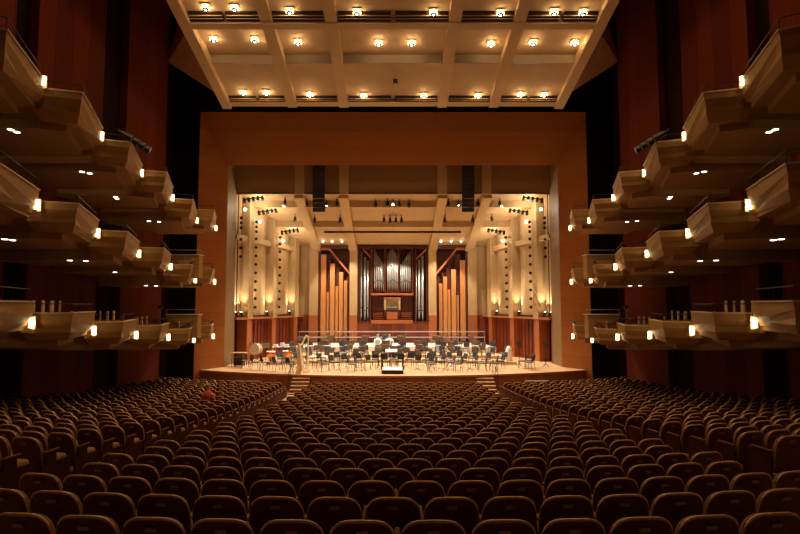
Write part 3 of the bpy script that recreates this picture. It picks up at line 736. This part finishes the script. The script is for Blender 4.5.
# ------------------------------------------------------------------ stairs, front handrails
for s, side in ((-1, 'left'), (1, 'right')):
    t = thing('stage_stairs', 'short wooden steps up to the stage at the %s aisle' % side, 'stairs', (s * 5.25, 0, 0))
    for i in range(6):
        z1 = 1.0 - .17 * i - .17; y1 = lip(5.25) + .03 - .28 * i
        if z1 < .02: break
        MB().box(-.48, .48, y1 - .28, y1, -.1, z1 - .03).build('riser', 'frontwood', t)
        MB().box(-.5, .5, y1 - .30, y1, z1 - .03, z1).build('tread', 'stagewood', t)
    h = thing('stair_handrail', 'thin dark handrail at the top of the %s stage steps' % side, 'handrail')
    x = s * 5.85
    MB().tube([(x, lip(5.25) - .9, .35), (x, lip(5.25) - .9, 1.15), (x - s * .05, lip(5.25) + .25, 1.9), (x - s * .05, lip(5.25) + .25, 1.0)], .022, 6).build('rail', 'chairleg', h)
    MB().tube([(x - s * .02, lip(5.25) - .3, .6), (x - s * .02, lip(5.25) - .3, 1.5)], .018, 6).build('post', 'chairleg', h)
    h = thing('front_rail', 'pale straight rail before the front row of the %s seat block' % side, 'rail')
    a = P(234 if s < 0 else 525, 381, 29.6); b = P(259 if s < 0 else 550, 381.6, 29.2)
    MB().tube([(a.x, 29.6, a.z), (b.x, 29.4, b.z)], .035, 6).build('bar', 'steel', h)
    for p in (a, b): MB().tube([(p.x, 29.5, floor_z(p.x, 29.5)), (p.x, 29.5, p.z)], .03, 6).build('post', 'steel', h)

# ------------------------------------------------------------------ podium and conductor's desk
py = 31.35
t = thing('conductor_podium', 'white-topped conductor podium with a black guard rail at centre stage', 'podium', (-.03, py, 1.0))
MB().box(-.62, .62, 0, 1.5, 0, .2).build('podium_base', 'black', t)
MB().rbox(-.64, .64, -.02, 1.52, .2, .24, .01).build('podium_top', 'white', t)
MB().tube([(-.62, .05, .24), (-.62, .05, 1.15), (-.62, 1.4, 1.15), (-.62, 1.4, .24)], .045, 6).build('guard_rail', 'black', t)
MB().tube([(.62, .05, .24), (.62, .05, 1.15), (.62, 1.4, 1.15), (.62, 1.4, .24)], .045, 6).build('guard_rail', 'black', t)
MB().tube([(-.62, .05, 1.15), (.62, .05, 1.15)], .028, 6).build('guard_rail', 'black', t)
t = thing('conductor_desk', 'conductor stand with a wide pale score desk beyond the podium', 'music stand', (-.1, py + 1.75, 1.0))
MB().lathe([(.25, 0), (.25, .04)], 14).build('base', 'steel', t)
MB().tube([(0, 0, .04), (0, 0, 1.15)], .035, 8).build('pole', 'steel', t)
d = MB().rbox(-.36, .36, -.25, .25, 0, .05, .02).xf(Matrix.Translation((0, 0, 1.17)) @ Matrix.Rotation(R(14), 4, 'X')).build('desk', 'white', t)

# ------------------------------------------------------------------ orchestra chairs
oc = thing('orchestra_chair', 'x', 'chair', group='black chairs of the orchestra')
MB().rbox(-.23, .23, -.21, .22, .43, .49, .02).build('seat', 'greyfab', oc)
mb = MB().rbox(-.22, .22, -.025, .025, 0, .36, .02).xf(Matrix.Translation((0, -.24, .53)) @ Matrix.Rotation(R(8), 4, 'X')); mb.build('backrest', 'blackfab', oc)
for x in (-.21, .21):
    MB().tube([(x * 1.05, .22, 0), (x, .19, .44)], .014, 5).build('leg', 'chairleg', oc)
    MB().tube([(x * 1.05, -.26, 0), (x, -.2, .44), (x, -.27, .82)], .014, 5).build('leg', 'chairleg', oc)
kids(oc)
ms = thing('music_stand', 'x', 'music stand', group='black music stands of the orchestra')
MB().tube([(0, 0, .12), (0, 0, 1.02)], .016, 6).build('pole', 'black', ms)
mb = MB()
for k in range(3):
    a = 2 * math.pi * k / 3 + .5; mb.tube([(0, 0, .16), (.24 * math.cos(a), .24 * math.sin(a), .012)], .012, 5)
mb.build('tripod_base', 'black', ms)
MB().box(-.26, .26, -.012, .012, -.17, .19).box(-.26, .26, -.06, .0, -.19, -.17).xf(Matrix.Translation((0, 0, 1.12)) @ Matrix.Rotation(R(-25), 4, 'X')).build('desk', 'desk', ms)
kids(ms)
cx, cyp = 0.0, 32.2
rows = [(2.3, 8), (3.7, 11), (5.1, 13), (6.5, 14), (7.9, 14), (9.3, 12), (11.3, 12)]
first_c = first_m = True; nch = 0
def stage_z(x, y):
    z = 1.0
    for y0, zz, hw in ((37.4, 1.2, 8.3), (39.2, 1.4, 8.0), (41.9, 1.78, 7.8)):
        if abs(x) < hw and y > y0 - (x / hw) ** 2 * 1.3: z = zz
    return z
seats_xy = []
for ri, (r_, n_) in enumerate(rows):
    a0, a1 = (R(172), R(8)) if ri < 3 else (R(160), R(20)) if ri == 3 else (R(148), R(32)) if ri == 4 else (R(138), R(42)) if ri == 5 else (R(126), R(54))
    for i in range(n_):
        a = a0 + (a1 - a0) * i / (n_ - 1) + random.uniform(-.015, .015)
        rr = r_ + random.uniform(-.12, .12)
        x = cx + rr * 1.08 * math.cos(a) * (1.0 if ri < 3 else 1.02); y = cyp + rr * .86 * math.sin(a)
        # keep chairs clear of riser edges
        for y0, hw in ((37.4, 8.3), (39.2, 8.0), (41.9, 7.8)):
            ye = y0 - (x / hw) ** 2 * 1.3
            if abs(x) < hw and ye - .35 < y < ye + .35: y = ye + .38 if y > ye - .05 else ye - .38
        if any((x - q[0]) ** 2 + (y - q[1]) ** 2 < .5 ** 2 for q in seats_xy): continue
        face = math.atan2(cyp - y, cx - x) - math.pi / 2 + random.uniform(-.25, .25)
        seats_xy.append((x, y))
        lab = 'black orchestra chair, %s from the left in the %s arc behind the podium' % (ORD[i], ORD[ri])
        loc = (x, y, stage_z(x, y))
        if first_c: oc.location = loc; oc.rotation_euler = (0, 0, face); oc['label'] = lab; first_c = False
        else: dup(oc, loc, face, lab)
        if (i % 2 == 0) and ri < 7:
            d = .78 if ri else .72
            mx = x + (cx - x) / rr * d + random.uniform(-.1, .1) * 0; my = y + (cyp - y) / rr * d
            for y0, hw in ((37.4, 8.3), (39.2, 8.0), (41.9, 7.8)):
                ye = y0 - (mx / hw) ** 2 * 1.3
                if abs(mx) < hw and ye - .3 < my < ye + .3: my = ye + .32 if my > ye else ye - .32
            if any((mx - q[0]) ** 2 + (my - q[1]) ** 2 < .36 ** 2 for q in seats_xy): continue
            lab = 'black music stand before the %s chair from left, %s arc behind the podium' % (ORD[i], ORD[ri])
            loc = (mx, my, stage_z(mx, my)); fa = face + math.pi
            if first_m: ms.location = loc; ms.rotation_euler = (0, 0, face); ms['label'] = lab; first_m = False
            else: dup(ms, loc, face, lab)
for i, (x, y, f) in enumerate(((8.2, 34.2, 1.2), (8.75, 34.5, 1.9), (8.5, 33.5, .9), (6.15, 33.1, 1.5))):
    dup(oc, (x, y, 1.0), f, ['leftmost black chair of the loose group at the right end of the stage', 'rightmost black chair of the loose group at the right end of the stage', 'nearest black chair of the loose group at the right end of the stage', 'black chair seen side-on by the right stage steps'][i], 'loose chairs on the right of the stage')
for i, (x, y, f) in enumerate(((8.3, 35.3, .6), (9.9, 35.0, 1.0))):
    q_ = dup(ms, (x, y, 1.0), f, ['tall black music stand behind the loose chairs on the right', 'black music stand farthest right on the stage near the red doors'][i], 'music stands at the right of the stage'); q_.scale = (1, 1, 1.25)
for i, (x, y, f) in enumerate(((-9.4, 34.3, -1.2), (-7.9, 33.3, -1.0), (-7.0, 32.7, -.9), (-8.6, 33.6, -1.1), (-6.1, 32.3, -.8))):
    dup(oc, (x, y, 1.0), f, 'black orchestra chair, %s from the left in the row before the timpani' % ORD[(0, 2, 3, 1, 4)[i]], 'chairs before the timpani')

# ------------------------------------------------------------------ harp
hp = thing('concert_harp', 'pale gilt concert harp standing at the left front of the stage', 'harp', P(303, 373.5, 31.9).xy.to_3d() + Vector((0, 0, 1.0)), R(150))
MB().prism([(-.12, -.45), (.12, -.45), (.2, .45), (-.2, .45)], 0, .14).build('base', 'gold', hp)
MB().tube([(0, -.42, .12), (0, -.46, 1.0), (0, -.44, 1.95), (0, -.4, 2.1)], [.05, .04, .045, .08], 8).build('column', 'gold', hp)
mb = MB(); nn = [(0, -.42, 2.1), (0, -.25, 2.16), (0, -.08, 2.0), (0, .1, 1.72), (0, .3, 1.62), (0, .42, 1.72)]
mb.tube(nn, [.06, .06, .05, .05, .05, .05], 8).build('neck', 'gold', hp)
MB().hexa([(-.2, .05, .12), (.2, .05, .12), (.2, .32, .12), (-.2, .32, .12)], [(-.06, .36, 1.74), (.06, .36, 1.74), (.06, .46, 1.74), (-.06, .46, 1.74)]).build('soundbox', 'gold', hp)
mb = MB()
for q in range(14):
    f = q / 13; a = Vector((0, .08 + .28 * f, .2 + 1.4 * f)); k = f * 4.0; i0 = min(int(k) , 3); top = Vector(nn[i0]).lerp(Vector(nn[i0 + 1]), k - i0); mb.tube([a, top], .004, 3)
mb.build('strings', 'steel', hp)

# ------------------------------------------------------------------ percussion at the left
def timpano(x, y, r_, lab):
    t = thing('timpani_drum', lab, 'drum', (x, y, 1.0), 0, 'timpani')
    MB().lathe([(.06, .30), (r_ * .55, .36), (r_ * .88, .52), (r_, .75), (r_, .84)], 18, cap=True).build('kettle', 'copper', t, True)
    MB().lathe([(r_ * 1.03, .83), (r_ * 1.03, .875), (r_ * .98, .88)], 20).build('drum_head', 'drumskin', t)
    for k in range(3):
        a = k * 2.1 + .4; MB().tube([(r_ * .95 * math.cos(a), r_ * .95 * math.sin(a), .78), (r_ * .7 * math.cos(a), r_ * .7 * math.sin(a), .02)], .02, 6).build('leg', 'steel', t)
    MB().lathe([(.3, .03), (.3, .08), (.08, .12), (.06, .34)], 12).build('base', 'black', t)
p = P(271, 352, 36.2); timpano(p.x - .05, 36.4, .31, 'copper kettle drum nearer the left wall, behind the left chairs')
p = P(284, 352, 36.2); timpano(p.x + .1, 36.8, .33, 'copper kettle drum to the right, before the white-covered table')
p = P(256, 350, 37.2)
t = thing('bass_drum', 'large pale bass drum on its stand near the left red doors', 'drum', (p.x, 37.3, 1.0), R(-18))
mb = MB().lathe([(.38, -.2), (.38, .2)], 24).xf(Matrix.Translation((0, 0, .95)) @ Matrix.Rotation(R(90), 4, 'X')); mb.build('drum_shell', 'khaki', t)
mb = MB().lathe([(.395, .16), (.395, .22), (.37, .225)], 24).xf(Matrix.Translation((0, 0, .95)) @ Matrix.Rotation(R(90), 4, 'X')); mb.build('drum_head', 'drumskin', t)
for x in (-.4, .4): MB().tube([(x, -.25, 0), (x, 0, .6), (x, .25, 0)], .025, 6).build('leg', 'chairleg', t)
MB().tube([(-.4, 0, .55), (.4, 0, .55)], .02, 6).build('cross_bar', 'chairleg', t)
for i, (u, v, wd, lab) in enumerate(((281, 346.5, 1.15, 'high white-covered percussion table behind the copper kettle drums'), (239.5, 352.5, 1.0, 'low percussion table with a pale top at the far left of the stage'))):
    y = 38.0 if i == 0 else 35.4; p = P(u, v, y); z = p.z - 1.0 if i == 0 else p.z - 1.0
    t = thing('percussion_table', lab, 'table', (p.x, y, 1.0), 0)
    MB().rbox(-wd / 2, wd / 2, -.3, .3, z - .05, z, .015).build('tabletop', 'white' if i == 0 else 'khaki', t)
    for a in (-1, 1):
        for b in (-1, 1): MB().tube([(a * (wd / 2 - .08), b * .24, 0), (a * (wd / 2 - .08), b * .24, z - .04)], .022, 6).build('leg', 'chairleg', t)
p = P(281, 346.5, 38)
for i, (dx, nm) in enumerate(((-.36, 'left'), (.08, 'middle'), (.40, 'right'))):
    o = MB()  .rbox(-.14, .14, -.12, .12, 0, .16 + .1 * (i == 1), .02).build('instrument_case', 'white'); o.location = (p.x + dx, 38.0, p.z)
    tag(o, 'small pale case, %s one on the white-covered percussion table' % nm, 'case', 'cases on the percussion table')
for i in range(4):
    p = P(252 + i * 4.4, 343.5, 38.1)
    dup(ms, (p.x, 38.35, 1.0), .3, 'dark music stand in the cluster beyond the bass drum, %s from left' % ORD[i], 'stands behind the bass drum')
t = thing('black_cabinet', 'black equipment trolley under the table at the far left of the stage', 'trolley', (-10.0, 34.95, 1.0))
MB().rbox(-.3, .3, -.2, .2, .1, .62, .02).build('body', 'black', t)
for a in (-.24, .24): MB().lathe([(.04, 0), (.05, .05), (.04, .1)], 8, (a, 0, 0)).build('wheel', 'steel', t)
# pale covered object at the right end of the orchestra, cello on its side at the left
p = P(503.7, 352, 37.0)
t = thing('covered_instrument', 'white cloth-covered instrument at the right end of the orchestra', 'instrument', (p.x + .35, 37.0, 1.0))
MB().lathe([(.22, 0), (.25, .3), (.23, .7), (.20, 1.0), (.1, 1.16), (.02, 1.18)], 14).build('cloth', 'white', t, True)
t = thing('white_bench', 'low white covered piano bench behind the harp', 'bench', (-5.1, 36.0, 1.0))
MB().rbox(-.7, .7, -.3, .3, .45, .6, .03).build('bench_top', 'white', t)
for a in (-.6, .6):
    for b in (-.22, .22): MB().tube([(a, b, 0), (a, b, .46)], .025, 6).build('leg', 'chairleg', t)
for i, x in enumerate((-6.6, -5.2, 5.0, 6.0)):
    t = thing('double_bass_stool', 'tall black stool, %s from left along the rear riser edge' % ORD[i], 'stool', (x, 39.9, 1.4), 0, 'tall stools on the riser')
    MB().lathe([(.17, .70), (.18, .74), (.17, .78)], 12).build('seat', 'blackfab', t)
    for k in range(4):
        a = k * math.pi / 2 + .78; MB().tube([(.1 * math.cos(a), .1 * math.sin(a), .71), (.2 * math.cos(a), .2 * math.sin(a), 0)], .013, 5).build('leg', 'chairleg', t)

# ------------------------------------------------------------------ people
def person(loc, rz, label, shirt, hair, legs=True, arms='lap'):
    t = thing('person', label, 'person', loc, rz)
    V = [(0, -.02, .50), (0, -.03, .72), (0, -.02, .92), (0, 0, 1.06), (0, .01, 1.14), (0, .02, 1.24), (0, .02, 1.33)]
    Rr = [.14, .125, .15, .10, .055, .085, .08]
    Eg = [(i, i + 1) for i in range(6)]
    def add(par, pts, rs):
        for p_, r__ in zip(pts, rs): V.append(p_); Rr.append(r__); Eg.append((par, len(V) - 1)); par = len(V) - 1
        return par
    for q in (-1, 1):
        h = add(2, [(q * .19, 0, 1.00)], [.065])
        if arms == 'lap': w_ = add(h, [(q * .24, .04, .75), (q * .15, .28, .68)], [.045, .032])
        else: w_ = add(h, [(q * .27, .12, .82), (q * .18, .34, .98)], [.045, .032])
        wx, wy, wz = V[w_]; pm = add(w_, [(wx - q * .02, wy + .07, wz)], [.03])
        for fgi, (dx, ln) in enumerate(((-.03, .07), (-.01, .085), (.01, .08), (.03, .065))):
            add(pm, [(wx + dx, wy + .1, wz), (wx + dx, wy + .1 + ln * .6, wz - .02), (wx + dx, wy + .1 + ln * .75, wz - .045)], [.010, .009, .008])
        add(w_, [(wx - q * .045, wy + .05, wz + .01), (wx - q * .05, wy + .09, wz)], [.011, .009])
        if legs: add(0, [(q * .10, .04, .50), (q * .13, .42, .50), (q * .13, .44, .12), (q * .13, .44, .06), (q * .13, .56, .04)], [.09, .065, .045, .045, .035])
    me = bpy.data.meshes.new('body'); me.from_pydata(V, Eg, []); me.materials.append(M['skin'])
    o = bpy.data.objects.new('body', me); col.objects.link(o); o.parent = t
    sk = o.modifiers.new('skin', 'SKIN')
    if not me.skin_vertices:
        bpy.context.view_layer.objects.active = o
    for i, sv in enumerate(me.skin_vertices[0].data if me.skin_vertices else []): sv.radius = (Rr[i], Rr[i] * (.8 if i < 3 else 1)); sv.use_root = (i == 0)
    o.modifiers.new('subdivision', 'SUBSURF').levels = 1
    MB().lathe([(.17, .44), (.165, .6), (.15, .75), (.19, .93), (.2, 1.0), (.11, 1.1), (.07, 1.12)], 14).build('shirt', shirt, t, True)
    mb = MB()
    for q in (-1, 1):
        if arms == 'lap': mb.tube([(q * .17, 0, 1.02), (q * .245, .04, .76), (q * .20, .16, .72)], [.08, .062, .05], 8)
        else: mb.tube([(q * .17, 0, 1.02), (q * .275, .12, .83), (q * .22, .25, .91)], [.08, .062, .05], 8)
    mb.build('sleeves', shirt, t, True)
    if legs:
        mb = MB()
        for q in (-1, 1): mb.tube([(q * .09, -.04, .52), (q * .13, .44, .52), (q * .13, .46, .12)], [.11, .085, .07], 8)
        mb.build('trousers', 'jeans', t, True)
        mb = MB()
        for q in (-1, 1): mb.rbox(q * .13 - .05, q * .13 + .05, .38, .64, 0, .09, .02)
        mb.build('shoes', 'black', t)
    MB().ball((0, -.015, 1.325), (.095, .11, .085), 12, 8).build('hair', hair, t, True)
    f = MB()
    for q in (-1, 1): f.ball((q * .03, .108, 1.29), (.012, .008, .009), 6, 4)
    f.build('eyes', 'black', t)
    MB().hexa([(-.012, .1, 1.25), (.012, .1, 1.25), (.008, .1, 1.285), (-.008, .1, 1.285)], [(-.009, .125, 1.25), (.009, .125, 1.25), (.003, .11, 1.28), (-.003, .11, 1.28)]).build('nose', 'skin', t)
    MB().box(-.025, .025, .098, .106, 1.218, 1.226).build('mouth', 'rust', t)
    return t
def seat_person_chair(x, y, z, f, lab): return dup(oc, (x, y, z), f, lab, 'chairs with players')
pz = stage_z(-.3, 40.4)
for (x, y, sh, hr, lab, ar) in ((-.28, 40.6, 'white', 'redhair', 'person in a white shirt seated at centre back of the orchestra, arms raised', 'up'), (-1.15, 40.55, 'drumskin', 'hair', 'person in a pale shirt seated left of the white-shirted player', 'lap')):
    o = person((x, y, pz - .0), math.pi, lab, sh, hr, True, ar)
    seat_person_chair(x, y + .02, pz, math.pi, 'black chair under the %s' % ('person in the white shirt' if sh == 'white' else 'person in the pale shirt'))

# ------------------------------------------------------------------ theatre seats
def outline(hw, z0, z1, n=14, inset=0.0):
    pts = [(-hw * .90 + inset, z0)]
    for i in range(n + 1):
        a = math.pi - math.pi * i / n
        cx_ = math.copysign(abs(math.cos(a)) ** .55, math.cos(a)); sz = abs(math.sin(a)) ** .75
        pts.append(((hw - inset) * cx_, z0 + (z1 - inset - z0) * (.52 + .48 * sz)))
    pts.append((hw * .90 - inset, z0)); return pts
TB = Matrix.Translation((0, -.02, 0)) @ Matrix.Translation((0, 0, .4)) @ Matrix.Rotation(R(11), 4, 'X') @ Matrix.Translation((0, 0, -.4))
def bow(x): return .9 * (x * x) * .45      # the back curves round the sitter
def seat_parts():
    A = []
    ol = outline(.253, .30, .85)
    m1 = MB().hexa([(x, -.030 + bow(x), z) for x, z in ol], [(x, .0 + bow(x), z) for x, z in ol]).xf(TB); A.append(('seat_back', m1, 'seatback'))
    top = [(x, z) for x, z in ol[1:-1]]
    mr = MB()
    path = [(x, -.022 + bow(x), z) for x, z in ol]
    mr.tube(path, [.006 + .008 * max(0, (z - .55) / .3) for x, y, z in path], 5).xf(TB); A.append(('back_rim', mr, 'seattrim'))  # rim shaped thinner at the sides, imitating light that catches mainly the top
    il = outline(.242, .34, .835, 10)
    mc = MB().hexa([(x, .0 + bow(x), z) for x, z in il], [(x * .93, .055 + bow(x), (z - .4) * .96 + .4) for x, z in il]).xf(TB); A.append(('back_cushion', mc, 'cushion'))
    A.append(('number_plate', MB().box(-.045, .045, -.036, -.030, .745, .778).xf(TB), 'plate'))
    A.append(('seat_cushion', MB().rbox(-.23, .23, .02, .48, .36, .47, .035), 'cushion'))
    ar = MB().rbox(-.29, -.243, -.02, .34, .58, .615, .012)
    A.append(('armrest', ar, 'arm'))
    A.append(('side_panel', MB().box(-.278, -.255, .0, .40, 0, .58), 'sidepanel'))
    return A
SP = seat_parts()
PITCH = .533
rowsY = [4.24 + .868 * i for i in range(29)]
def proj(x, y, z):
    z -= EYE; f = y * math.cos(TILT) + z * math.sin(TILT); u = -y * math.sin(TILT) + z * math.cos(TILT)
    return 393 + F * x / f, 267 - F * u / f, f
allseats = []
for k, y0 in enumerate(rowsY):
    sc_ = 1 + .03 * (y0 - 4) / 24
    for i in (range(-7, 10 if y0 < 16 else 9) if k % 2 == 0 else range(-7, 9)):
        x = (i * PITCH - (.23 if k % 2 == 0 else 0)) * sc_
        y = y0 + x * x / 60
        allseats.append(('central', k, x, y, math.atan(x / 30.0), i == (9 if k % 2 == 0 and y0 < 16 else 8)))
    for s, side in ((-1, 'left'), (1, 'right')):
        x0 = 5.2 + .55 * max(0, (y0 - 8)) / 20 if s < 0 else 5.72
        if y0 > 28.0: continue
        for i in range(15):
            # side rows turn towards the platform
            ph = i * (PITCH if k % 2 else .565)
            x = x0 + .27 + ph
            if x > 13.1: break
            allseats.append((side, k, s * x, y0 + x * x / 60, s * math.atan(x / 30.0) * 1.1, side == 'left' and i == 0))
vis = []
for (blk, k, x, y, rz, endp) in allseats:
    z = floor_z(x, y); u, v, d = proj(x, y, z + .8)
    if -24 < u < 824 and v < 545 and y > 3: vis.append([blk, k, x, y, z, rz, u, v, d, endp])
vis.sort(key=lambda a: a[8])
if sum(1 for _ in vis) < 1: raise SystemExit
taken = {}
near, rest = vis[:300], vis[300:]
print('seats in view', len(vis), 'individual', len(near))
near.sort(key=lambda a: (a[0], a[1], a[2]))
proto = None; cnt = {}
eam = MB().rbox(.243, .29, -.02, .26, .58, .615, .012); epm = MB().box(.25, .28, -.06, .47, 0, .43).box(.25, .28, .0, .2, .43, .58)
EA = eam.mesh('armrest', M['arm']); EP = epm.mesh('side_panel', M['sidepanel'])
PER = Vector((-8.0, 0, 0))
minrow = {b: min(a[1] for a in near if a[0] == b) for b in set(a[0] for a in near)}
for (blk, k, x, y, z, rz, u, v, d, endp) in near:
    key = (blk, k); cnt[key] = cnt.get(key, 0) + 1
    rr = k - minrow[blk]
    if blk == 'central': lab = 'maroon theatre seat, %s from left in the %s row from camera, central block' % (ORD[cnt[key] - 1], ORD[rr])
    else: lab = 'maroon theatre seat, %s from left in the %s row from camera, %s block' % (ORD[cnt[key] - 1], ORD[rr], blk)
    if proto is None:
        proto = thing('theatre_seat', lab, 'theatre seat', (x, y, z), rz, 'theatre seats in rows')
        for nm, mb, mt in SP: mb.build(nm, mt, proto, nm in ('seat_cushion', 'back_rim'))
        kids(proto)
        c_ = proto
    else: c_ = dup(proto, (x, y, z), rz, lab)
    if endp:
        for nm, me in (('armrest', EA), ('side_panel', EP)):
            e_ = bpy.data.objects.new(nm, me); col.objects.link(e_); e_.parent = c_
# the far rows: one object, same shapes
mbs = {}
big = bpy.data.meshes.new('theatre_seat_rows'); V = []; Fc = []; MI = []; mats = []
for nm, mb, mt in SP:
    if mt not in mats: mats.append(mt)
for (blk, k, x, y, z, rz, u, v, d, endp) in rest:
    mx = Matrix.Translation((x, y, z)) @ Matrix.Rotation(rz, 4, 'Z')
    for nm, mb, mt in SP + ([('armrest', eam, 'arm'), ('side_panel', epm, 'sidepanel')] if endp else []):
        n0 = len(V); V += [tuple(mx @ Vector(p)) for p in mb.v]; Fc += [tuple(i + n0 for i in f) for f in mb.f]; MI += [mats.index(mt)] * len(mb.f)
if rest:
    big.from_pydata(V, [], Fc)
    for mt in mats: big.materials.append(M[mt])
    big.polygons.foreach_set('material_index', MI); big.update()
    o = bpy.data.objects.new('theatre_seat_rows', big); col.objects.link(o)
    tag(o, 'mass of small maroon theatre seats in the far rows before the stage', 'theatre seats', None, 'stuff')

# person in the audience, left block
best = min(vis, key=lambda a: abs(a[6] - 207) + abs(a[7] - 403) * 1.0)
blk, k, x, y, z, rz = best[:6]
person((x, y + .2, z + .0), rz, 'grey-haired person in a rust shirt sitting among the left block seats', 'rust', 'hair', True, 'lap')
